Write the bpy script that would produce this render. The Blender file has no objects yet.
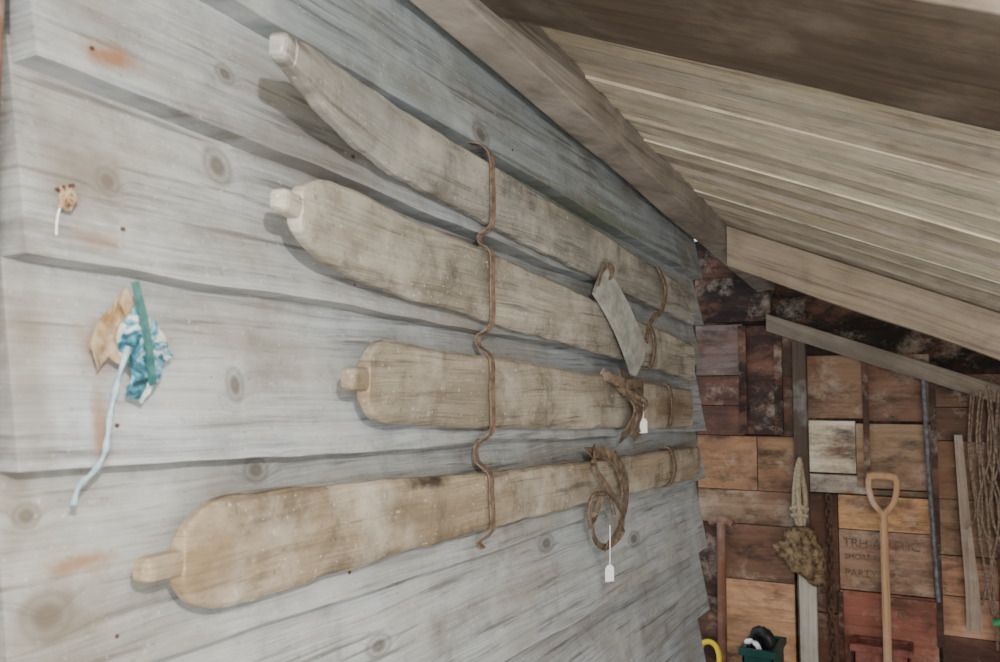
import bpy, math, random
from mathutils import Vector, noise
random.seed(7)
col=bpy.context.scene.collection

# ---------------------------------------------------------------- camera
cam=bpy.data.objects.new('camera',bpy.data.cameras.new('camera'));col.objects.link(cam)
cam.location=(0,-0.85,1.55); cam.data.sensor_width=36; cam.data.lens=30.6
cam.rotation_euler=(1.6401,0,-1.0839); cam.data.clip_start=0.02
cam.data.dof.use_dof=True; cam.data.dof.focus_distance=2.0; cam.data.dof.aperture_fstop=6.3
bpy.context.scene.camera=cam

# ---------------------------------------------------------------- mesh helpers
class MB:
    def __init__(s): s.v=[];s.f=[];s.c=[];s.sm=[]
    def add(s,vs,fs,c=(1,1,1,0),smooth=False):
        n=len(s.v); s.v+= [tuple(v) for v in vs]
        for f in fs: s.f.append([i+n for i in f]); s.c.append(c); s.sm.append(smooth)
    def box(s,x0,x1,y0,y1,z0,z1,c=(1,1,1,0)):
        s.hexa([(x0,y0,z0),(x1,y0,z0),(x1,y1,z0),(x0,y1,z0),(x0,y0,z1),(x1,y0,z1),(x1,y1,z1),(x0,y1,z1)],c)
    def hexa(s,p,c=(1,1,1,0)):
        s.add(p,[(0,3,2,1),(4,5,6,7),(0,1,5,4),(1,2,6,5),(2,3,7,6),(3,0,4,7)],c)
    def rings(s,rs,c=(1,1,1,0),smooth=True,cap=True):
        n=len(rs[0]); vs=[p for r in rs for p in r]; fs=[]
        for i in range(len(rs)-1):
            for j in range(n):
                k=(j+1)%n; fs.append((i*n+j,i*n+k,(i+1)*n+k,(i+1)*n+j))
        s.add(vs,fs,c,smooth)
        if cap:
            s.add(rs[0],[tuple(range(n))[::-1]],c,False); s.add(rs[-1],[tuple(range(n))],c,False)
    def tube(s,pts,r,c=(1,1,1,0),n=8,sub=4):
        pts=smooth_path(pts,sub); rs=[]
        for i,p in enumerate(pts):
            t=(pts[min(i+1,len(pts)-1)]-pts[max(i-1,0)]).normalized()
            a=t.cross(Vector((0.13,0.97,0.21))).normalized(); b=t.cross(a)
            rr=r(i/(len(pts)-1)) if callable(r) else r
            rs.append([p+(a*math.cos(q*2*math.pi/n)+b*math.sin(q*2*math.pi/n))*rr for q in range(n)])
        s.rings(rs,c)
    def ribbon(s,pts,side,w,t,c=(1,1,1,0),sub=4):
        pts=smooth_path(pts,sub); side=Vector(side).normalized(); rs=[]
        for i,p in enumerate(pts):
            d=(pts[min(i+1,len(pts)-1)]-pts[max(i-1,0)]).normalized()
            sd=(side-d*side.dot(d)).normalized(); nn=d.cross(sd)
            ww=w(i/(len(pts)-1)) if callable(w) else w
            rs.append([p+sd*ww/2+nn*t/2,p-sd*ww/2+nn*t/2,p-sd*ww/2-nn*t/2,p+sd*ww/2-nn*t/2])
        s.rings(rs,c,smooth=False)
    def obj(s,name,mat,parent=None,bevel=0):
        import bmesh
        me=bpy.data.meshes.new(name); me.from_pydata(s.v,[],s.f)
        at=me.color_attributes.new('Col','FLOAT_COLOR','CORNER')
        for p in me.polygons:
            p.use_smooth=s.sm[p.index]
            for li in p.loop_indices: at.data[li].color=s.c[p.index]
        bm=bmesh.new(); bm.from_mesh(me); bmesh.ops.recalc_face_normals(bm,faces=bm.faces); bm.to_mesh(me); bm.free()
        o=bpy.data.objects.new(name,me); col.objects.link(o); me.materials.append(mat)
        if parent: o.parent=parent
        if bevel:
            m=o.modifiers.new('b','BEVEL'); m.width=bevel; m.segments=2; m.limit_method='ANGLE'
        return o
def smooth_path(pts,sub):
    pts=[Vector(p) for p in pts]
    if sub<=1 or len(pts)<3: return pts
    out=[]
    for i in range(len(pts)-1):
        p0=pts[max(i-1,0)];p1=pts[i];p2=pts[i+1];p3=pts[min(i+2,len(pts)-1)]
        for k in range(sub):
            t=k/sub
            out.append(0.5*((2*p1)+(p2-p0)*t+(2*p0-5*p1+4*p2-p3)*t*t+(3*p1-p0-3*p2+p3)*t**3))
    out.append(pts[-1]); return out
def empty(name,loc=(0,0,0)):
    e=bpy.data.objects.new(name,None); col.objects.link(e); e.empty_display_size=.05; return e
def sr(r,g,b,k=1.0):
    f=lambda u:((u/255)/12.92 if u/255<=.04045 else ((u/255+.055)/1.055)**2.4)*k
    return (f(r),f(g),f(b))
def C(rgb,seed=None):
    return (*rgb, random.random() if seed is None else seed)

# ---------------------------------------------------------------- material helpers
class NT:
    def __init__(s,name):
        s.m=bpy.data.materials.new(name); s.m.use_nodes=True; s.t=s.m.node_tree; s.t.nodes.clear()
        s.out=s.n('ShaderNodeOutputMaterial'); s.b=s.n('ShaderNodeBsdfPrincipled')
        s.l(s.b.outputs[0],s.out.inputs[0]); s.b.inputs['Roughness'].default_value=.8
        s.b.inputs['Specular IOR Level'].default_value=.25
    def n(s,t,**k):
        x=s.t.nodes.new(t)
        for a,v in k.items(): setattr(x,a,v)
        return x
    def l(s,a,b): s.t.links.new(a,b)
    def inp(s,sock,v):
        if hasattr(v,'is_output'): s.l(v,sock)
        else: sock.default_value=v
    def math(s,op,a,b=0.0,c=0.0,clamp=False):
        x=s.n('ShaderNodeMath',operation=op,use_clamp=clamp); s.inp(x.inputs[0],a); s.inp(x.inputs[1],b); s.inp(x.inputs[2],c); return x.outputs[0]
    def vm(s,op,a,b=(0,0,0)):
        x=s.n('ShaderNodeVectorMath',operation=op); s.inp(x.inputs[0],a); s.inp(x.inputs[1],b)
        return x.outputs['Value'] if op in('LENGTH','DOT_PRODUCT') else x.outputs[0]
    def comb(s,x,y,z):
        c=s.n('ShaderNodeCombineXYZ'); s.inp(c.inputs[0],x);s.inp(c.inputs[1],y);s.inp(c.inputs[2],z); return c.outputs[0]
    def noise(s,vec,scale=1.0,detail=4,rough=.55,dist=0):
        x=s.n('ShaderNodeTexNoise'); s.l(vec,x.inputs['Vector']); x.inputs['Scale'].default_value=scale
        x.inputs['Detail'].default_value=detail; x.inputs['Roughness'].default_value=rough; x.inputs['Distortion'].default_value=dist
        return x.outputs['Fac']
    def ramp(s,fac,stops):
        r=s.n('ShaderNodeValToRGB'); e=r.color_ramp.elements
        while len(e)<len(stops): e.new(.5)
        for i,(p,c) in enumerate(stops):
            e[i].position=p; e[i].color=(*c,1) if len(c)==3 else c
        s.l(fac,r.inputs[0]); return r.outputs[0]
    def mix(s,fac,a,b,mode='MIX'):
        x=s.n('ShaderNodeMix',data_type='RGBA',blend_type=mode)
        s.inp(x.inputs[0],fac)
        for sock,v in((x.inputs[6],a),(x.inputs[7],b)):
            if hasattr(v,'is_output'): s.l(v,sock)
            else: sock.default_value=(*v,1) if len(v)==3 else v
        return x.outputs[2]
    def rmap(s,v,a,b,c=0.0,d=1.0):
        x=s.n('ShaderNodeMapRange'); s.inp(x.inputs[0],v)
        for i,k in enumerate((a,b,c,d)): x.inputs[i+1].default_value=k
        return x.outputs[0]

def wood(name,axis='X',light=(.45,.47,.47),dark=(.2,.2,.19),knots=(),stains=(),
         rust=0.0,rust_col=(.25,.08,.03),gs=1.0,rough=.8,bump=.4,blotch=(.25,.22,.18),bl_amt=.5,dirt=0.0,wobble=.035,spots=0.0,streak=1.4,dirtcol=(.075,.06,.045)):
    N=NT(name); tc=N.n('ShaderNodeTexCoord'); P=tc.outputs['Object']
    at=N.n('ShaderNodeAttribute',attribute_name='Col'); seed=at.outputs['Alpha']
    sp=N.n('ShaderNodeSeparateXYZ'); N.l(P,sp.inputs[0]); X,Y,Z=sp.outputs
    k=None
    for (a,b,ra,rb) in knots:   # in X,Z
        v=N.vm('MULTIPLY',N.vm('SUBTRACT',P,(a,0,b)),(1/ra,0,1/rb)); L=N.vm('LENGTH',v)
        g=N.math('POWER',2.718,N.math('MULTIPLY',N.math('MULTIPLY',L,L),-1.0))
        k=g if k is None else N.math('ADD',k,g)
    if axis=='R':
        cr=N.math('ADD',X,N.math('SUBTRACT',Z,N.math('MULTIPLY',Y,.42))); lng=Y; third=X
    else:
        lng,cr={'X':(X,Z),'Y':(Y,X),'Z':(Z,Y),'H':(Y,Z)}[axis]
        third={'X':Y,'Y':Z,'Z':X,'H':X}[axis]
    s5=N.math('MULTIPLY',seed,37.0)
    wob=N.noise(N.comb(N.math('MULTIPLY',lng,2.2),N.math('MULTIPLY',cr,5.0),s5),1,2)
    cc=N.math('ADD',cr,N.math('MULTIPLY',wob,wobble))
    if k: cc=N.math('ADD',cc,N.math('MULTIPLY',k,.022))
    v1=N.comb(N.math('MULTIPLY',lng,1.1*gs),N.math('MULTIPLY',cc,45*gs),N.math('ADD',s5,N.math('MULTIPLY',third,9.0)))
    v2=N.comb(N.math('MULTIPLY',lng,7*gs),N.math('MULTIPLY',cc,320*gs),s5)
    v3=N.comb(N.math('MULTIPLY',lng,2.0),N.math('MULTIPLY',cr,5.0),s5)
    g1=N.noise(v1,1,5,.65); g2=N.noise(v2,1,3,.6); g3=N.noise(v3,1.3,5,.6)
    g=N.math('ADD',N.math('MULTIPLY',g1,.6),N.math('MULTIPLY',g2,.4))
    base=N.ramp(g,[(.34,dark),(.46,tuple(.4*a+.6*b for a,b in zip(dark,light))),(.60,light)])
    base=N.mix(N.rmap(g3,.42,.66,0,bl_amt),base,blotch)
    base=N.mix(1.0,base,at.outputs['Color'],'MULTIPLY')
    if dirt:
        d=N.noise(N.vm('ADD',P,N.comb(s5,0.0,0.0)),9,6,.7,.4)
        base=N.mix(N.rmap(d,.50,.72,0,dirt),base,dirtcol)
        d2=N.noise(N.vm('ADD',P,N.comb(0.0,s5,3.0)),5,5,.65)
        base=N.mix(N.rmap(d2,.5,.7,0,dirt*.8),base,tuple(min(1,c*1.2+.05) for c in light))
        if streak:
            d3=N.noise(N.comb(N.math('MULTIPLY',lng,3.0),N.math('MULTIPLY',cr,60.0),s5),1,4,.6)
            base=N.mix(N.rmap(d3,.58,.68,0,min(1,dirt*streak)),base,(.07,.06,.05))
    if spots:
        d=N.noise(P,130,2,.5); base=N.mix(N.rmap(d,.66,.74,0,spots),base,(.7,.7,.66))
        d=N.noise(N.vm('ADD',P,(5,5,5)),90,2,.5); base=N.mix(N.rmap(d,.66,.74,0,spots),base,(.10,.085,.065))
    if k:
        rings=N.math('SINE',N.math('MULTIPLY',k,16.0))
        kk=N.math('MULTIPLY',N.rmap(k,.3,.6),N.rmap(rings,-1,1,.3,.6))
        base=N.mix(kk,base,(.10,.085,.07))
        base=N.mix(N.rmap(k,.8,.95,0,.5),base,(.07,.052,.04))
    for (a,b,ra,rb,sc,am) in stains:
        v=N.vm('MULTIPLY',N.vm('SUBTRACT',P,(a,0,b)),(1/ra,0,1/rb)); L=N.vm('LENGTH',v)
        L=N.math('ADD',L,N.math('MULTIPLY',N.math('SUBTRACT',N.noise(P,30,5),.5),1.6))
        base=N.mix(N.rmap(L,1.1,.3,0,am),base,sc)
    if rust:
        r=N.noise(N.vm('MULTIPLY',N.vm('ADD',P,N.comb(0.0,s5,s5)),(1,.6,1.3)),5,8,.75,.3)
        base=N.mix(N.rmap(r,.47,.64,0,rust),base,rust_col)
        r2=N.noise(N.vm('MULTIPLY',N.vm('ADD',P,N.comb(s5,0.0,s5)),(1,.5,1.4)),6,8,.75)
        base=N.mix(N.rmap(r2,.50,.65,0,rust),base,(.04,.028,.022))
        r3=N.noise(N.vm('MULTIPLY',N.vm('ADD',P,N.comb(s5,s5,0.0)),(1,.7,.9)),6,8,.78)
        base=N.mix(N.rmap(r3,.53,.70,0,rust*.7),base,(.50,.42,.33))
    N.l(base,N.b.inputs['Base Color']); N.b.inputs['Roughness'].default_value=rough
    bp=N.n('ShaderNodeBump'); bp.inputs['Strength'].default_value=bump; bp.inputs['Distance'].default_value=.004
    N.l(g,bp.inputs['Height']); N.l(bp.outputs[0],N.b.inputs['Normal'])
    return N.m
def plain(name,c1,c2,scale=20,rough=.7,metal=0,bump=.3,spec=.25):
    N=NT(name); tc=N.n('ShaderNodeTexCoord'); P=tc.outputs['Object']
    f=N.noise(P,scale,5,.6); b=N.ramp(f,[(.35,c1),(.65,c2)])
    N.l(b,N.b.inputs['Base Color']); N.b.inputs['Roughness'].default_value=rough; N.b.inputs['Metallic'].default_value=metal
    N.b.inputs['Specular IOR Level'].default_value=spec
    bp=N.n('ShaderNodeBump'); bp.inputs['Strength'].default_value=bump; bp.inputs['Distance'].default_value=.003
    N.l(f,bp.inputs['Height']); N.l(bp.outputs[0],N.b.inputs['Normal']); return N.m

def adj(x,z,d=.03):
    k=(.85-d)/.85; return x*k,1.55+(z-1.55)*k
KN=[(.59,1.31,.035,.028),(.65,1.793,.018,.02),(.825,1.98,.02,.016),(.83,1.855,.028,.03),(.855,1.557,.018,.027),
    (.92,1.436,.028,.02),(.575,1.416,.018,.015),(1.516,2.08,.04,.03),(1.9,1.18,.05,.025),(2.5,1.10,.06,.025),(1.2,1.12,.04,.02)]
KN=[(*adj(a,b),c,d) for a,b,c,d in KN]
o_=(.25,.12,.045); br_=(.15,.115,.08)
ST=[(*adj(a,b),c,d,e,f) for a,b,c,d,e,f in [(.64,1.935,.05,.02,o_,.85),(.63,1.358,.055,.014,o_,.75),(.642,1.50,.014,.045,o_,.7),(.655,1.60,.035,.04,o_,.65),(.62,1.79,.07,.06,br_,.6),(.6,1.30,.08,.06,br_,.55),(.63,1.72,.04,.02,o_,.4),(.56,1.55,.03,.2,br_,.5),(2.2,2.03,.5,.03,(.10,.13,.08),.6),(1.0,1.90,.2,.03,br_,.4)]]
wallmat=wood('weathered_board','X',light=(.42,.44,.45),dark=(.135,.14,.14),knots=KN,blotch=(.245,.215,.17),bl_amt=.68,bump=.4,
   stains=ST,dirt=.5,spots=.3,dirtcol=(.11,.09,.07),streak=1.2)
skimat=wood('ski_wood','X',light=(.42,.385,.325),dark=(.14,.115,.085),blotch=(.17,.145,.11),bl_amt=.8,bump=.8,dirt=.85,spots=.55,wobble=.05,streak=.75,
   stains=[(1.23,1.395,.08,.014,(.03,.022,.018),.9),(2.62,1.49,.28,.05,(.16,.09,.045),.7),(.72,1.35,.10,.06,(.26,.18,.09),.55),(1.0,1.54,.05,.05,(.24,.16,.08),.5),(1.0,1.97,.25,.05,(.33,.33,.30),.5)])
ceilmat=wood('ceiling_wood','Y',light=(.80,.73,.60),dark=(.36,.30,.23),blotch=(.46,.40,.31),bl_amt=.6,dirt=.4,streak=1.2)
beammat=wood('beam_wood','X',light=(.33,.29,.25),dark=(.13,.11,.09),blotch=(.15,.125,.10),bl_amt=.7,dirt=.4)
raftmat=wood('rafter_wood','R',light=(.36,.31,.25),dark=(.16,.13,.10),blotch=(.17,.145,.12),dirt=.3)
crate=wood('crate_wood','H',light=(1.0,1.0,1.0),dark=(.5,.46,.42),blotch=(.75,.67,.58),bl_amt=.5,rust=.85,rust_col=(.18,.085,.055))
vert=wood('pole_wood','Z',light=(1,1,1),dark=(.5,.47,.43),blotch=(.7,.65,.6),gs=1.5,dirt=.2)
leather=plain('old_leather',(.07,.05,.035),(.21,.155,.105),60,.6)
strapm=plain('strap_leather',(.10,.07,.05),(.24,.17,.12),80,.6)
ropem=plain('hemp_rope',(.25,.19,.12),(.45,.36,.25),120,.9)
iron=plain('dark_iron',(.07,.07,.075),(.19,.19,.2),40,.6,.3)
rustm=plain('rusty_iron',(.06,.035,.025),(.14,.08,.05),60,.9)
white=plain('tag_card',(.8,.8,.8),(.88,.88,.88),30,.5,bump=.02)

# ---------------------------------------------------------------- left weatherboard wall
edges=[(2.31,2.20),(2.088,1.98),(1.906,1.80),(1.692,1.641),(1.472,1.394),(1.234,1.216),(1.01,.953),(.79,.72),(.55,.5),(.30,.27),(.05,.03)]
edges=[(1.55+(a-1.55)*.967,1.55+(b-1.55)*.967) for a,b in edges]
def ez(i,x):
    a,b=edges[i]; base=a+(b-a)*(x-.5)/2.7
    return base+ (noise.noise(Vector((x*2.5,i*3.1,0)))*.008 + noise.noise(Vector((x*11,i*3.1,4)))*.003)
X0,X1=.526,3.165
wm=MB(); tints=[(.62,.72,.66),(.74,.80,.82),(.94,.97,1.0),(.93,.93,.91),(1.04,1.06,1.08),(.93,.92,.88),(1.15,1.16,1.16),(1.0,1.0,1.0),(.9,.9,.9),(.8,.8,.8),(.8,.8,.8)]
for i in range(len(edges)):
    n=90; rs=[]; x0=X0-random.uniform(0,.008); x1=X1+random.uniform(-.02,.02)
    for k in range(n+1):
        x=x0+(x1-x0)*k/n; zb=ez(i,x); zt=(ez(i-1,x)+.03) if i else 2.44
        o=noise.noise(Vector((x*1.7,i*2.0,9)))*.006
        rs.append([(x,-.038+o,zb),(x,.006,zb-.001),(x,.022,zt),(x,.010,zt)])
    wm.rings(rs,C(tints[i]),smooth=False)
wm.box(X0+.01,X1-.02,.023,.09,0,2.3,C((.4,.4,.4)))
wl=wm.obj('wall_left',wallmat)
t=MB(); t.box(.37,.508,-.012,.09,0,2.6,C((.16,.085,.06))); t.box(.30,.37,-.01,.06,0,2.6,C((.25,.17,.14)))
t.obj('trim_1',vert,bevel=.004)
t=MB(); t.box(3.167,3.20,.0,.10,0,2.1,C((.10,.085,.075))); t.obj('trim_2',vert,bevel=.004)
nm=MB()
for i,e in enumerate(edges[1:8]):
    for x in (.62,1.05,1.62,2.2,2.75,3.1):
        z=ez(i+1,x)+.035+random.uniform(-.01,.01); xx=x+random.uniform(-.03,.03); y=-.031
        nm.rings([[(xx+math.cos(a)*r,yy,z+math.sin(a)*r) for a in [q*math.pi/4 for q in range(8)]] for yy,r in((y+.01,.0026),(y-.001,.0026))],C((1,1,1)))
nm.obj('board_nails',rustm,wl)

# ---------------------------------------------------------------- wall beam, ceiling, rafters
def cz(x,y): return 2.35-.075*(x-1.5)+.42*y
bm_=MB()
def bz(x): return 2.228-.069*(x-1.18)
rs=[]
for k in range(31):
    x=.3+(4.3-.3)*k/30; w=noise.noise(Vector((x*2,5,1)))*.005
    rs.append([(x,-.038,bz(x)+w),(x,-.115+w,bz(x)+.012+w),(x,-.115+w,cz(x,-.115)+.01),(x,-.038,cz(x,-.034)+.01)])
bm_.rings(rs,C((1,1,1)),smooth=False); bm_.obj('beam_wall_plate',beammat,bevel=.004)
cm=MB(); i=0; YL=-2.35
marks=[1.40,1.52,1.63,1.71,1.82,1.90,2.0,2.09,2.17,2.26,2.36,2.46,2.55,2.66,2.76,2.84,2.94,3.04,3.14,3.26,3.42,3.5,3.7,3.86,4.0,4.3]
xs=[-1.2,-.95,-.7,-.5,-.25,0,.2,.42,.6,.82,1.0,1.2]+marks
for a,b in zip(xs[:-1],xs[1:]):
    rev=(i%5==1)
    n0,n1=(.002,.002) if rev else (.020,.002+random.uniform(0,.006))
    tt=random.choice([.68,.8,.9,1.0,1.08]); c=C((tt,tt*random.uniform(.96,1.02),tt*random.uniform(.9,1.02)))
    a2,b2=a-.005,b+.005; rs=[]
    for k in range(13):
        y=.1+(YL-.1)*k/12
        z0=cz(a,y)+n0+noise.noise(Vector((a*3,y*1.5,0)))*.005; z1=cz(b,y)+n1+noise.noise(Vector((b*3,y*1.5,3)))*.005
        rs.append([(a2,y,z0),(b2,y,z1),(b2,y,z1+.018),(a2,y,z0+.018)])
    cm.rings(rs,c,smooth=False); i+=1
cm.hexa([(-1.3,.15,cz(-1.3,.15)+.05),(4.4,.15,cz(4.4,.15)+.05),(4.4,-2.45,cz(4.4,-2.45)+.05),(-1.3,-2.45,cz(-1.3,-2.45)+.05),
         (-1.3,.15,cz(-1.3,.15)+.07),(4.4,.15,cz(4.4,.15)+.07),(4.4,-2.45,cz(4.4,-2.45)+.07),(-1.3,-2.45,cz(-1.3,-2.45)+.07)],C((.4,.4,.4)))
cm.obj('ceiling',ceilmat)
def rafter(name,x0,x1,drop,top,tint,y0=-.03,y1=-2.38,zf=cz):
    r=MB(); rs=[]
    for k in range(21):
        y=y0+(y1-y0)*k/20; w=noise.noise(Vector((x0*5,y*3,0)))*.006
        rs.append([(x0,y,zf(x0,y)-drop+w),(x1,y,zf(x0,y)-drop+w),(x1,y,zf(x0,y)+top),(x0,y,zf(x0,y)+top)])
    r.rings(rs,C(tint),smooth=False); return r.obj(name,raftmat,bevel=.004)
rafter('beam_rafter_1',.96,1.385,.085,-.0,(.40,.35,.32),y0=-.117)  # near rafter; shade on its underside is put into the dark tint
rafter('beam_rafter_2',3.22,3.29,.155,-.0,(1.1,1.03,.94),y0=-.117)
rafter('beam_rafter_3',4.06,4.13,.04,.04,(.62,.58,.55),y0=-.10,zf=lambda x,y:1.90+.36*y)
p=MB()
for x in(-1.0,.6,2.3,4.1): p.box(x-.05,x+.05,-2.38,-2.28,0,cz(x,-2.28)-.01,C((.3,.28,.25)))
p.obj('eave_posts',vert,bevel=.005)  # unseen posts holding up the low eave

# ---------------------------------------------------------------- back wall (crate boards)
bk=MB()
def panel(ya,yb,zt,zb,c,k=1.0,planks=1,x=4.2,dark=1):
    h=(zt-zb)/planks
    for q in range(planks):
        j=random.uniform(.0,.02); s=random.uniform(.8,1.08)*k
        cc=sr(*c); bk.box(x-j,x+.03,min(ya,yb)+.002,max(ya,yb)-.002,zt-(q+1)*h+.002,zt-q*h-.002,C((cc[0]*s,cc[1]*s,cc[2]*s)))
bk.box(4.225,4.32,-2.4,1.2,0,2.3,C((.02,.015,.012)))
P=[(.30,.035,1.87,1.62,(125,110,106),1),(.30,.035,1.62,1.33,(90,65,58),2),(.035,-.13,1.86,1.34,(66,50,46),1),
(-.13,-.24,1.84,1.33,(85,68,60),1),(.30,-.02,1.33,1.07,(172,134,100),1),(-.02,-.24,1.33,1.07,(172,136,103),1),(.30,-.24,1.07,.91,(165,140,114),1),
(.30,.155,.91,.2,(62,48,44),2),(.155,-.18,.91,.65,(140,108,86),1),(.155,-.18,.65,.0,(230,180,138),1),
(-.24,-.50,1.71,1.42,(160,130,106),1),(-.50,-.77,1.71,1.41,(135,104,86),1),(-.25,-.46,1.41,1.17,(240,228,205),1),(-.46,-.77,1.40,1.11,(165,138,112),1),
(-.24,-.52,1.165,1.08,(195,188,176),1),(-.52,-.77,1.105,1.08,(130,108,90),1),(-.375,-.77,1.075,.92,(214,167,120),1),(-.375,-.77,.92,.65,(195,162,136),1),
(-.375,-.77,.65,.0,(158,100,84),2),(-.24,-.375,1.075,.0,(100,72,60),2),(-.78,-1.25,1.62,1.33,(115,90,77),2),(-.78,-1.02,1.33,1.08,(145,115,92),1),(-1.02,-1.3,1.33,1.0,(170,140,114),2),
(-.78,-1.02,1.08,.84,(160,131,105),1),(-.78,-1.1,.84,.5,(190,144,115),2),(-.78,-1.2,.5,0,(95,66,57),2),(-1.1,-1.5,1.0,.5,(130,90,66),2),(-1.25,-1.8,1.42,1.0,(140,100,75),2),(-1.2,-1.8,.5,0,(120,75,55),2),(-1.5,-2.35,1.0,.5,(120,90,70),2),(-1.8,-2.35,1.2,1.0,(120,90,70),1),(-1.8,-2.35,.5,0,(110,80,60),2),
(.9,.3,1.9,1.3,(110,75,60),3),(.9,.3,1.3,.6,(140,95,65),3),(.9,.3,.6,0,(90,60,50),2),(.9,.3,2.15,1.9,(60,40,35),1),(.3,-.1,2.1,1.88,(45,36,34),1)]
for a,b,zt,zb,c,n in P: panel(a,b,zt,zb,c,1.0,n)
for y in (.035,-.13): bk.box(4.165,4.2,y-.018,y+.018,1.34,1.86,C(sr(50,35,32)))
for z in (1.83,1.36): bk.box(4.17,4.2,-.13,.035,z-.02,z+.02,C(sr(60,42,37)))
for (ya,yb,zb,zt,c) in [(-.495,-.52,1.12,1.70,(90,62,52)),(-.765,-.79,.45,1.58,(70,52,46)),(-1.0,-1.025,.5,1.5,(85,65,55)),(.17,.145,.05,.92,(70,50,44)),(-.37,-.39,.05,.64,(80,50,42)),(-.56,-.765,.60,.64,(120,80,60))]:
    bk.box(4.165,4.18,yb,ya,zb,zt,C(sr(*c)))
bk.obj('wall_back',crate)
def text(body,y,z,size,mat):
    cu=bpy.data.curves.new('stencil_lettering','FONT'); cu.body=body; cu.size=size; cu.extrude=.0008
    o=bpy.data.objects.new('stencil_lettering',cu); col.objects.link(o); o.location=(4.178,y,z)
    o.rotation_euler=(math.pi/2,0,-math.pi/2); cu.materials.append(mat)
ink=plain('stencil_ink',(.10,.06,.045),(.26,.19,.14),70,.9)
text('TRH ARCTIC',-.395,.845,.055,ink); text('SHORE EXPD',-.40,.79,.035,ink); text('PARTY',-.40,.715,.045,ink)

# floor
N=NT('gravel_ground'); tc=N.n('ShaderNodeTexCoord'); f=N.noise(tc.outputs['Object'],30,6,.7)
N.l(N.ramp(f,[(.3,(.28,.25,.22)),(.7,(.60,.55,.50))]),N.b.inputs['Base Color'])
bp=N.n('ShaderNodeBump'); N.l(f,bp.inputs['Height']); bp.inputs['Distance'].default_value=.02; N.l(bp.outputs[0],N.b.inputs['Normal'])
fl=MB(); fl.box(-6,6,-8,2,-.05,0); fl.obj('floor',N.m)

# ---------------------------------------------------------------- skis
def ski(line,wtab,curl,tipX,endX,peg,tints,gap=.042,L0=.5,tiptaper=.13,pegoff=0,pw=2.0,cp=2.0,droop=0):
    e=empty('wooden_ski')
    (xa,za),(xb,zb)=line; sl=(zb-za)/(xb-xa); T=.024
    ang=math.atan(sl); ux=math.cos(ang); uz=math.sin(ang)
    def width(x):
        if x<=wtab[0][0]: return wtab[0][1]
        for (p,q),(r,s_) in zip(wtab,wtab[1:]):
            if x<=r: return q+(s_-q)*(x-p)/(r-p)
        return wtab[-1][1]
    total=endX-tipX
    plen,phw=peg
    us=[0,.002,.006,.012,.5*plen,plen-.008,plen]+[plen+tiptaper*q for q in(.01,.05,.12,.22,.35,.5,.7,.85,1)]
    u=us[-1]
    while u<total: u+=.02; us.append(min(u,total))
    rs=[]
    for u in us:
        x=tipX+u; full=width(x)/2
        if u<=plen:
            r0=.012; rq=1 if u>=r0 else math.sqrt(max(.02,1-((r0-u)/r0)**2)); hw=phw*(.45+.55*rq); thk=.8*(.5+.5*rq)
        else:
            thk=1
            if u<plen+tiptaper:
                q=(u-plen)/tiptaper; hw=phw+(full-phw)*math.sqrt(max(0,1-(1-q)**pw)); thk=.85+.15*q
            else: hw=full
        q=max(0,1-u/L0); off=curl*q**cp; doff=-cp*curl*q**(cp-1)/L0
        czz=za+sl*(x-xa)+(pegoff*max(0,1-u/(plen+tiptaper)))-droop*q*q
        tang=Vector((1,-doff,0)).normalized(); nrm=Vector((tang.y,-tang.x,0))
        if nrm.y>0: nrm=-nrm
        th=T*thk
        base=Vector((x,-gap-off,czz)); s=Vector((-uz,0,ux))
        w_=noise.noise(Vector((x*4,za*5,0)))*.003
        e1=noise.noise(Vector((x*14,za*9,2)))*.004+noise.noise(Vector((x*40,za*9,2)))*.002; e2=noise.noise(Vector((x*14,za*9,7)))*.004+noise.noise(Vector((x*40,za*9,5)))*.002
        if x<1.0 and u<=plen+.01: e1=e2=0
        r=[]
        for sv,tv in((-1,0.2),(-.9,0),(.9,0),(1,.2),(1,.7),(.9,.95),(.4,1.07),(-.4,1.07),(-.9,.95),(-1,.7)):
            ee=e1 if sv>0 else e2
            r.append(base+s*((hw+ee)*sv+w_)+nrm*(th*tv))
        rs.append(r)
    m=MB(); m.rings(rs,C(tints),smooth=False); b=m.obj('ski_body',skimat,e,bevel=.002)
    return e
k1=ski(((1.45,1.935),(2.95,1.835)),[(.74,.04),(.85,.068),(1.05,.108),(1.45,.125),(2.1,.125),(3,.115)],.14,.705,2.93,(.03,.018),(.90,.96,1.03),L0=.62,tiptaper=.05,droop=.044)
k2=ski(((1.45,1.751),(2.96,1.643)),[(.85,.125),(1.45,.140),(2.1,.130),(3,.125)],.075,.78,2.92,(.045,.015),(1.08,1.10,1.10),L0=.5,tiptaper=.17,droop=.014)
k3=ski(((1.45,1.546),(2.92,1.484)),[(1.0,.135),(1.2,.130),(1.45,.140),(2.1,.134),(3,.130)],.045,.96,2.89,(.05,.017),(1.0,.96,.88),L0=.4,tiptaper=.09)
k4=ski(((1.0,1.350),(3.01,1.298)),[(.7,.132),(.85,.132),(1.45,.106),(2.1,.100),(3.1,.110)],.035,.628,2.97,(.055,.014),(1.03,.92,.77),L0=.4,tiptaper=.09)

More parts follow.
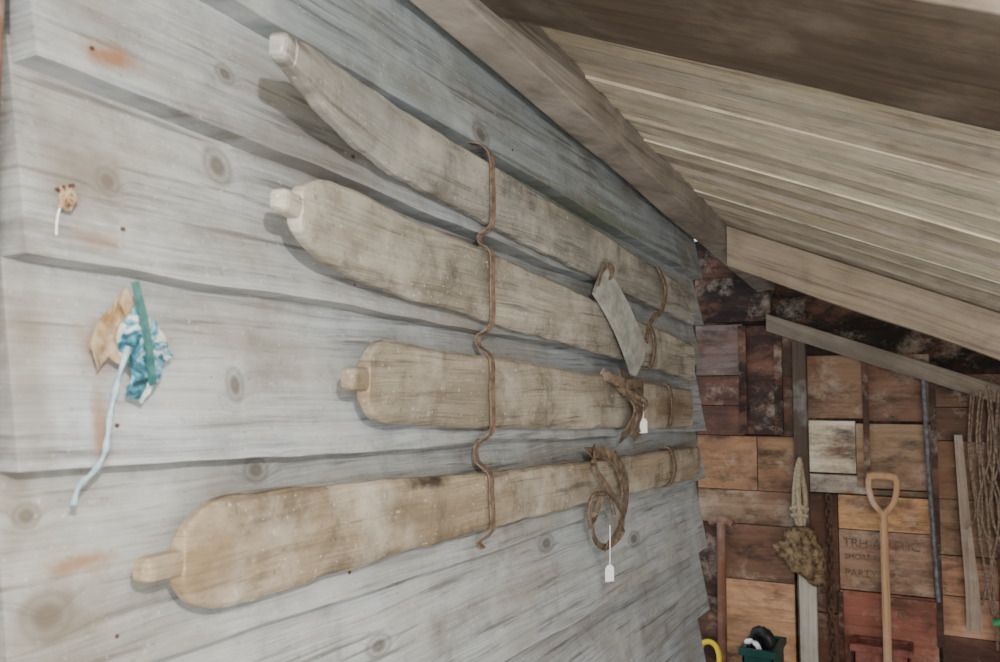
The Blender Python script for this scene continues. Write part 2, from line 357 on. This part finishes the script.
# ---------------------------------------------------------------- long cord strap
m=MB()
sp=[(-.02,2.036),(-.045,2.03),(-.066,2.005),(-.071,1.95),(-.073,1.885),(-.066,1.862),(-.042,1.85),(-.044,1.835),(-.068,1.815),(-.071,1.75),(-.073,1.69),(-.064,1.668),(-.04,1.655),(-.04,1.635),(-.068,1.61),
    (-.071,1.55),(-.073,1.482),(-.060,1.462),(-.036,1.445),(-.036,1.415),(-.066,1.39),(-.070,1.35),(-.073,1.295),(-.060,1.275),(-.04,1.262),(-.05,1.25)]
m.ribbon([(1.43+.003*math.sin(i*1.1),y-.006,z) for i,(y,z) in enumerate(sp)],(1,0,0),.017,.003,sub=5)
m.obj('leather_lashing_strap',strapm)

# bindings
N=NT('foot_plate_grey'); tc=N.n('ShaderNodeTexCoord'); f=N.noise(tc.outputs['Object'],35,5,.6)
N.l(N.ramp(f,[(.35,(.21,.215,.19)),(.65,(.36,.36,.325))]),N.b.inputs['Base Color']); canvas=N.m
m=MB()
m.ribbon([(2.0,-.073,1.83),(2.05,-.087,1.785),(2.11,-.097,1.73),(2.17,-.100,1.675),(2.215,-.098,1.64),(2.245,-.094,1.615)],(1,-.1,.55),lambda t:.105*(1 if t<.85 else math.sqrt(max(.35,1-((t-.85)/.15)**2))),.010)
m.obj('foot_plate',canvas,k1)
m=MB(); m.ribbon([(2.50,-.05,1.925),(2.50,-.073,1.92),(2.53,-.087,1.86),(2.50,-.082,1.79),(2.44,-.073,1.765),(2.40,-.069,1.72),(2.38,-.072,1.69)],(1,0,0),.020,.004)
m.ribbon([(1.99,-.073,1.80),(1.98,-.087,1.84),(2.01,-.097,1.865),(2.05,-.092,1.85),(2.04,-.079,1.82)],(1,0,0),.014,.004)
m.obj('toe_strap',leather,k1)
m=MB(); m.ribbon([(2.42,-.045,1.74),(2.42,-.073,1.735),(2.43,-.082,1.68),(2.42,-.073,1.62),(2.42,-.045,1.61)],(1,0,0),.020,.004); m.obj('toe_strap',leather,k2)
m=MB()
m.ribbon([(2.05,-.055,1.595),(2.07,-.077,1.58),(2.14,-.097,1.565),(2.26,-.092,1.57),(2.34,-.073,1.55)],(0,0,1),.026,.004)
m.ribbon([(2.17,-.073,1.60),(2.16,-.092,1.55),(2.19,-.107,1.50),(2.17,-.092,1.45),(2.14,-.077,1.425)],(1,0,0),.05,.004)
m.ribbon([(2.27,-.073,1.57),(2.25,-.097,1.53),(2.20,-.107,1.48),(2.22,-.092,1.44),(2.28,-.077,1.42)],(1,0,0),.03,.004)
m.ribbon([(2.10,-.073,1.57),(2.13,-.103,1.54),(2.19,-.113,1.52),(2.25,-.103,1.50),(2.23,-.093,1.46)],(1,0,1),.024,.004)
m.tube([(2.15,-.077,1.54),(2.18,-.117,1.53),(2.23,-.117,1.51),(2.24,-.087,1.49),(2.20,-.092,1.47)],.008)
m.ribbon([(2.6,-.045,1.57),(2.6,-.073,1.56),(2.6,-.082,1.50),(2.6,-.073,1.44),(2.6,-.045,1.43)],(1,0,0),.020,.004)
m.obj('leather_binding',leather,k3)
m=MB()
m.ribbon([(1.96,-.073,1.41),(1.92,-.087,1.395),(1.91,-.097,1.36),(1.97,-.107,1.31),(2.04,-.107,1.26),(2.10,-.097,1.21),(2.09,-.087,1.175),(2.02,-.077,1.16),(1.95,-.077,1.19),(1.93,-.082,1.24),(1.97,-.092,1.30)],(.3,0,1),.016,.0035)
m.ribbon([(1.92,-.073,1.40),(2.0,-.097,1.39),(2.06,-.107,1.34),(2.08,-.107,1.27),(2.05,-.097,1.20),(2.0,-.087,1.165)],(1,0,.2),.035,.0035)
m.ribbon([(2.10,-.073,1.39),(2.13,-.093,1.33),(2.12,-.097,1.25),(2.06,-.093,1.185)],(1,0,.2),.018,.0035)
m.tube([(1.93,-.077,1.22),(1.9,-.082,1.26),(1.92,-.087,1.30),(1.99,-.097,1.29),(2.03,-.097,1.24)],.005)
m.ribbon([(2.6,-.045,1.372),(2.6,-.073,1.368),(2.62,-.082,1.31),(2.6,-.073,1.26),(2.6,-.045,1.25)],(1,0,0),.020,.004)
m.obj('leather_binding',leather,k4)
def tag(x,y,z,parent,w=.028,h=.04,ang=-.55,top=None):
    m=MB(); ca,sa=math.cos(ang),math.sin(ang)
    a=Vector((ca,sa,0)); n=Vector((-sa,ca,0))*.0008; q=Vector((x,y,z))
    ol=[(-w/2,-h/2),(w/2,-h/2),(w/2,h*.3),(w*.22,h/2),(-w*.22,h/2),(-w/2,h*.3)]
    m.rings([[q+a*u+Vector((0,0,v))+n*s for u,v in ol] for s in(-1,1)],smooth=False)
    m.tube([q+Vector((0,0,h*.4)),q+Vector((.004,0,h*.9)),Vector(top)],.0014)
    o=m.obj('paper_tag',white,parent)
tag(2.265,-.097,1.452,k3,.028,.040,top=(2.22,-.112,1.51))
tag(1.995,-.097,1.103,k4,.026,.040,top=(1.985,-.103,1.22))

# ---------------------------------------------------------------- rag, cord and nail on the left
rag=empty('rag_with_painted_stick')
def cloth(name,pts,y0,amp,mat,seed):
    cx=sum(p[0] for p in pts)/len(pts); cz_=sum(p[1] for p in pts)/len(pts); R=6; n=len(pts); m=MB(); vs=[]
    for r in range(R+1):
        for (px,pz) in pts:
            x=cx+(px-cx)*r/R; z=cz_+(pz-cz_)*r/R
            vs.append((x,y0-amp*(.5+noise.noise(Vector((x*38,z*38,seed)))+.5*noise.noise(Vector((x*90,z*90,seed)))),z))
    fs=[(r*n+j,r*n+(j+1)%n,(r+1)*n+(j+1)%n,(r+1)*n+j) for r in range(R) for j in range(n)]
    m.add(vs,fs,(1,1,1,0),False); o=m.obj(name,mat,rag); s=o.modifiers.new('s','SOLIDIFY'); s.thickness=.0015; return o
tanc=plain('stained_canvas',(.22,.12,.045),(.42,.35,.24),45,.9)
N=NT('blue_white_rag'); tc=N.n('ShaderNodeTexCoord'); f=N.noise(tc.outputs['Object'],40,6,.65,.8)
N.l(N.ramp(f,[(.38,(.02,.05,.06)),(.46,(.04,.19,.27)),(.51,(.20,.37,.43)),(.56,(.58,.60,.56)),(.66,(.46,.44,.36)),(.74,(.10,.07,.05))]),N.b.inputs['Base Color']); bluer=N.m
teal=plain('teal_paint',(.025,.10,.10),(.09,.21,.18),50,.6)
pale=plain('pale_blue_cord',(.18,.31,.37),(.38,.50,.54),70,.8)
def dens(pts,k=4,d=.045):
    pts=[adj(a,b,d) for a,b in pts]; out=[]
    for i,p in enumerate(pts):
        q=pts[(i+1)%len(pts)]
        for j in range(k): out.append((p[0]+(q[0]-p[0])*j/k,p[1]+(q[1]-p[1])*j/k))
    return out
def A3(pts,d=.055):
    return [(*adj(x,z,d)[:1],y,adj(x,z,d)[1]) for x,y,z in pts]
cloth('canvas_patch',dens([(.624,1.60),(.634,1.63),(.650,1.645),(.668,1.672),(.682,1.64),(.678,1.60),(.664,1.578),(.648,1.588),(.634,1.572)]),-.042,.007,tanc,1)
cloth('blue_rag',dens([(.650,1.610),(.660,1.626),(.672,1.648),(.700,1.634),(.716,1.613),(.738,1.592),(.716,1.582),(.704,1.558),(.690,1.534),(.666,1.545),(.668,1.575)]),-.050,.012,bluer,4)
m=MB(); m.ribbon(A3([(.672,-.066,1.676),(.683,-.074,1.62),(.700,-.068,1.556)]),(1,0,0),.007,.005); m.obj('teal_stick',teal,rag)
m=MB(); m.tube(A3([(.664,-.061,1.60),(.657,-.056,1.565),(.652,-.052,1.53),(.650,-.050,1.50),(.646,-.050,1.477),(.632,-.050,1.458),(.616,-.050,1.446),(.606,-.055,1.425)],.048),lambda t:.0032+.001*math.sin(t*40)); m.obj('hanging_cord',pale,rag)
kn=empty('frayed_string_on_nail'); D=.045
m=MB()
m.tube(A3([(.594,-.01,1.772),(.594,-.05,1.774)],D),.0025,sub=1); m.obj('nail',rustm,kn)
m=MB()
for i in range(5):
    a=i*1.3
    m.tube(A3([(.590+.008*math.cos(a),-.042,1.770+.006*math.sin(a)),(.595+.006*math.cos(a+2),-.048,1.762+.008*math.sin(a+2)),(.592+.009*math.cos(a+4),-.045,1.760+.01*math.sin(a+4)),(.590+.008*math.cos(a+6),-.042,1.748)],D),.0018)
m.obj('string_knot',tanc,kn)
m=MB(); m.tube(A3([(.587,-.044,1.76),(.584,-.042,1.745),(.582,-.042,1.732),(.582,-.042,1.718)],D),.0011); m.obj('string_end',white,kn)

# ---------------------------------------------------------------- things at the back
m=MB(); m.box(4.10,4.15,-.265,-.205,0,1.80,C(sr(85,72,62))); m.box(4.08,4.105,-.29,-.215,0,.74,C(sr(190,182,170))); m.obj('post_back',vert,bevel=.004)
sp_=empty('d_handled_spade')
ash=C(sr(195,155,118)); X=3.98; Y=-.58
m=MB()
m.tube([(X,Y,1.0),(X,Y,.6),(X-.02,Y,.32)],.017,ash,12)
m.tube([(X,Y,.99),(X,Y-.008,1.03),(X,Y-.038,1.07),(X,Y-.052,1.12),(X,Y-.054,1.165),(X,Y-.042,1.185)],.0125,ash,10)
m.tube([(X,Y,.99),(X,Y+.008,1.03),(X,Y+.038,1.07),(X,Y+.052,1.12),(X,Y+.054,1.165),(X,Y+.042,1.185)],.0125,ash,10)
m.tube([(X,Y-.056,1.178),(X,Y-.03,1.186),(X,Y+.03,1.186),(X,Y+.056,1.178)],.016,ash,10)
m.obj('handle',vert,sp_)
m=MB(); m.tube([(X-.0,Y,.45),(X-.02,Y,.3),(X-.025,Y,.25)],.02)
rs=[]
for k in range(8):
    q=k/7; w=.085*(1 if q<.7 else math.sqrt(max(.12,1-((q-.7)/.3)**2)));z=.31-.30*q
    rs.append([(X-.03-.02*math.sin(q*2)-.01*(1-(u**2))+tt,Y+w*u,z) for tt,us in((0,(-1,-.5,0,.5,1)),(.003,(1,.5,0,-.5,-1))) for u in us])
m.rings(rs); m.obj('blade',iron,sp_)
tt_=empty('t_handled_shovel'); br=C(sr(130,90,70)); X=4.08;Y=.13
m=MB(); m.tube([(X,Y,.93),(X-.01,Y,.5),(X-.02,Y,.2)],.021,br,12); m.tube([(X,Y-.055,.925),(X,Y-.02,.94),(X,Y+.02,.94),(X,Y+.055,.925)],.019,br,10); m.obj('handle',vert,tt_)
m=MB(); rs=[]
for k in range(7):
    q=k/6; w=.09*(1-.35*q**3); z=.25-.245*q
    rs.append([(X-.03-.01*(1-u*u)+d,Y+w*u,z) for d,us in((0,(-1,-.5,0,.5,1)),(.003,(1,.5,0,-.5,-1))) for u in us])
m.rings(rs); m.obj('blade',iron,tt_)
m=MB(); m.tube([(4.12,-.745,1.64),(4.11,-.755,1.2),(4.09,-.775,.66)],.010); m.tube([(4.12,-.71,1.60),(4.11,-.745,1.615),(4.12,-.78,1.60)],.008)
m.tube([(4.12,-.745,1.64),(4.12,-.76,1.66),(4.12,-.745,1.68),(4.12,-.73,1.66),(4.12,-.745,1.64)],.006); m.obj('iron_rod',iron)
m=MB(); m.ribbon([(4.12,-.87,1.36),(4.11,-.885,1.0),(4.10,-.90,.75),(4.09,-.905,.56)],(0,1,0),lambda t:.03+.03*t,.02,C(sr(165,148,132))); m.obj('wooden_paddle',vert)
m=MB()
for i in range(14):
    y=-.925-.011*i; L=random.uniform(.5,1.0); r=random.uniform(.003,.008)
    m.tube([(4.05+.012*(i%3),y,1.55),(4.04,y+random.uniform(-.03,.03),1.3),(4.05,y+random.uniform(-.05,.05),1.05),(4.05,y+random.uniform(-.05,.05),L)],r)
m.tube([(4.15,-.99,1.56),(4.03,-.99,1.56)],.009,sub=1)
m.obj('hanging_rope_bundle',plain('brown_rope',(.09,.06,.045),(.27,.20,.145),90,.9))
m=MB(); z=1.06; i=0
while z>.02:
    r=.011; h=.02; pts=[]
    for q in range(9):
        a=q*math.pi/4; u=math.cos(a)*r; v=math.sin(a)*h
        pts.append((4.145,-.345+u+.004*math.sin(z*14),z+v) if i%2==0 else (4.145+u,-.345+.004*math.sin(z*14),z+v))
    m.tube(pts,.0045,n=6,sub=2); z-=.031; i+=1
m.obj('rusty_chain',rustm)
mt=empty('fur_mitt_on_rope')
m=MB()
m.tube([(4.05,-.235,1.235),(4.03,-.225,1.18),(4.02,-.215,1.08),(4.02,-.217,1.0),(4.02,-.235,.93)],.012)
m.tube([(4.05,-.235,1.235),(4.03,-.245,1.18),(4.02,-.258,1.10),(4.02,-.258,1.02),(4.02,-.245,.93)],.012)
m.tube([(4.05,-.24,1.22),(4.0,-.237,1.15),(4.0,-.235,1.08),(4.0,-.24,1.0),(4.01,-.24,.93)],.012)
m.tube([(4.01,-.20,1.02),(3.995,-.235,1.035),(4.01,-.272,1.02)],.010); m.tube([(4.01,-.205,.99),(3.995,-.235,1.0),(4.01,-.268,.99)],.010)
m.tube([(4.099,-.237,1.24),(4.03,-.237,1.245)],.006,sub=1)
m.obj('rope_loop',ropem,mt)
import bmesh
bm=bmesh.new()
for c,r in(((4.0,-.24,.90),(.05,.07,.05)),((4.0,-.25,.83),(.055,.09,.07)),((4.0,-.19,.84),(.045,.06,.035)),((4.0,-.155,.855),(.03,.035,.022)),((4.0,-.285,.775),(.05,.06,.06)),((4.0,-.30,.73),(.035,.04,.04)),((4.0,-.235,.79),(.05,.06,.05))):
    res=bmesh.ops.create_icosphere(bm,subdivisions=3,radius=1)
    for v in res['verts']: v.co=Vector((c[0]+v.co.x*r[0],c[1]+v.co.y*r[1],c[2]+v.co.z*r[2]))
me=bpy.data.meshes.new('mitt'); bm.to_mesh(me); bm.free(); o=bpy.data.objects.new('mitt',me); col.objects.link(o); o.parent=mt
rm=o.modifiers.new('r','REMESH'); rm.mode='VOXEL'; rm.voxel_size=.006; rm.use_smooth_shade=True
tx=bpy.data.textures.new('fur','CLOUDS'); tx.noise_scale=.03; dm=o.modifiers.new('d','DISPLACE'); dm.texture=tx; dm.strength=.03; dm.mid_level=.5
me.materials.append(plain('matted_fur',(.05,.03,.018),(.27,.185,.10),38,.95,bump=.8))
ye=empty('yellow_handled_shovel'); yel=plain('yellow_plastic',(.75,.52,.02),(.82,.60,.04),10,.4)
m=MB(); X=3.90;Y=.15
m.tube([(X,Y-.04,.30),(X,Y-.045,.36),(X,Y-.03,.405),(X,Y,.42),(X,Y+.03,.405),(X,Y+.045,.36),(X,Y+.04,.30),(X,Y,.275),(X,Y-.04,.30)],.012)
m.obj('grip',yel,ye); m=MB(); m.tube([(X,Y,.28),(X-.02,Y,.12),(X-.04,Y,.02)],.014); m.obj('shaft',iron,ye)
m=MB(); m.ribbon([(X-.03,Y,.14),(X-.05,Y,.08),(X-.06,Y,.005)],(0,1,0),.20,.006); m.obj('blade',yel,ye)
def openbox(name,x0,x1,y0,y1,z0,z1,mat,wall=.012,rim=True,parent=None):
    m=MB(); m.box(x0,x1,y0,y1,z0,z0+wall); m.box(x0,x0+wall,y0,y1,z0,z1); m.box(x1-wall,x1,y0,y1,z0,z1); m.box(x0,x1,y0,y0+wall,z0,z1); m.box(x0,x1,y1-wall,y1,z0,z1)
    if rim:
        r=.012; m.box(x0-r,x1+r,y0-r,y0+.002,z1-.03,z1); m.box(x0-r,x1+r,y1-.002,y1+r,z1-.03,z1); m.box(x0-r,x0+.002,y0,y1,z1-.03,z1); m.box(x1-.002,x1+r,y0,y1,z1-.03,z1)
    return m.obj(name,mat,parent,bevel=.003)
gb=empty('green_plastic_bin'); grn=plain('green_plastic',(.005,.035,.03),(.01,.06,.05),8,.4)
openbox('bin',3.74,3.98,-.16,-.03,0,.46,grn,parent=gb)
m=MB(); m.tube([(3.80,-.10,.41),(3.80,-.08,.465),(3.81,-.04,.47),(3.84,-.03,.44)],.012); m.obj('white_bag',white,gb)
m=MB(); m.tube([(3.86,-.13,.41),(3.85,-.12,.49),(3.87,-.07,.50),(3.9,-.05,.43)],.025); m.obj('black_bag',plain('black_plastic',(.01,.01,.01),(.03,.03,.03),20,.4),gb)
openbox('red_wooden_box',4.03,4.16,-.66,-.44,0,.46,plain('dark_red_paint',(.14,.045,.035),(.26,.10,.075),25,.8))
m=MB(); m.tube([(3.98,-1.02,.62),(3.95,-1.0,.3),(3.93,-.99,.01)],.017); m.tube([(3.98,-1.07,.62),(3.98,-1.02,.635),(3.98,-.97,.62)],.015); m.obj('green_handled_broom',plain('green_paint',(.02,.22,.08),(.04,.3,.12),10,.5))

# ---------------------------------------------------------------- lights
w=bpy.data.worlds.new('World'); bpy.context.scene.world=w; w.use_nodes=True
w.node_tree.nodes['Background'].inputs[0].default_value=(.79,.88,1.0,1); w.node_tree.nodes['Background'].inputs[1].default_value=1.25
fl=bpy.data.lights.new('camera_flash','POINT'); fl.energy=98; fl.shadow_soft_size=.015; fl.color=(1,.97,.92)
fo=bpy.data.objects.new('camera_flash',fl); fo.location=(-.15,-1.10,1.80); col.objects.link(fo)
al=bpy.data.lights.new('open_end_daylight','AREA'); al.energy=85; al.shape='RECTANGLE'; al.size=1.6; al.size_y=1.1; al.color=(1,.97,.91)
ao=bpy.data.objects.new('open_end_daylight',al); ao.location=(-1.1,-1.9,.8); col.objects.link(ao)
ao.rotation_euler=(Vector((3.4,-.8,1.75))-ao.location).to_track_quat('-Z','Y').to_euler()
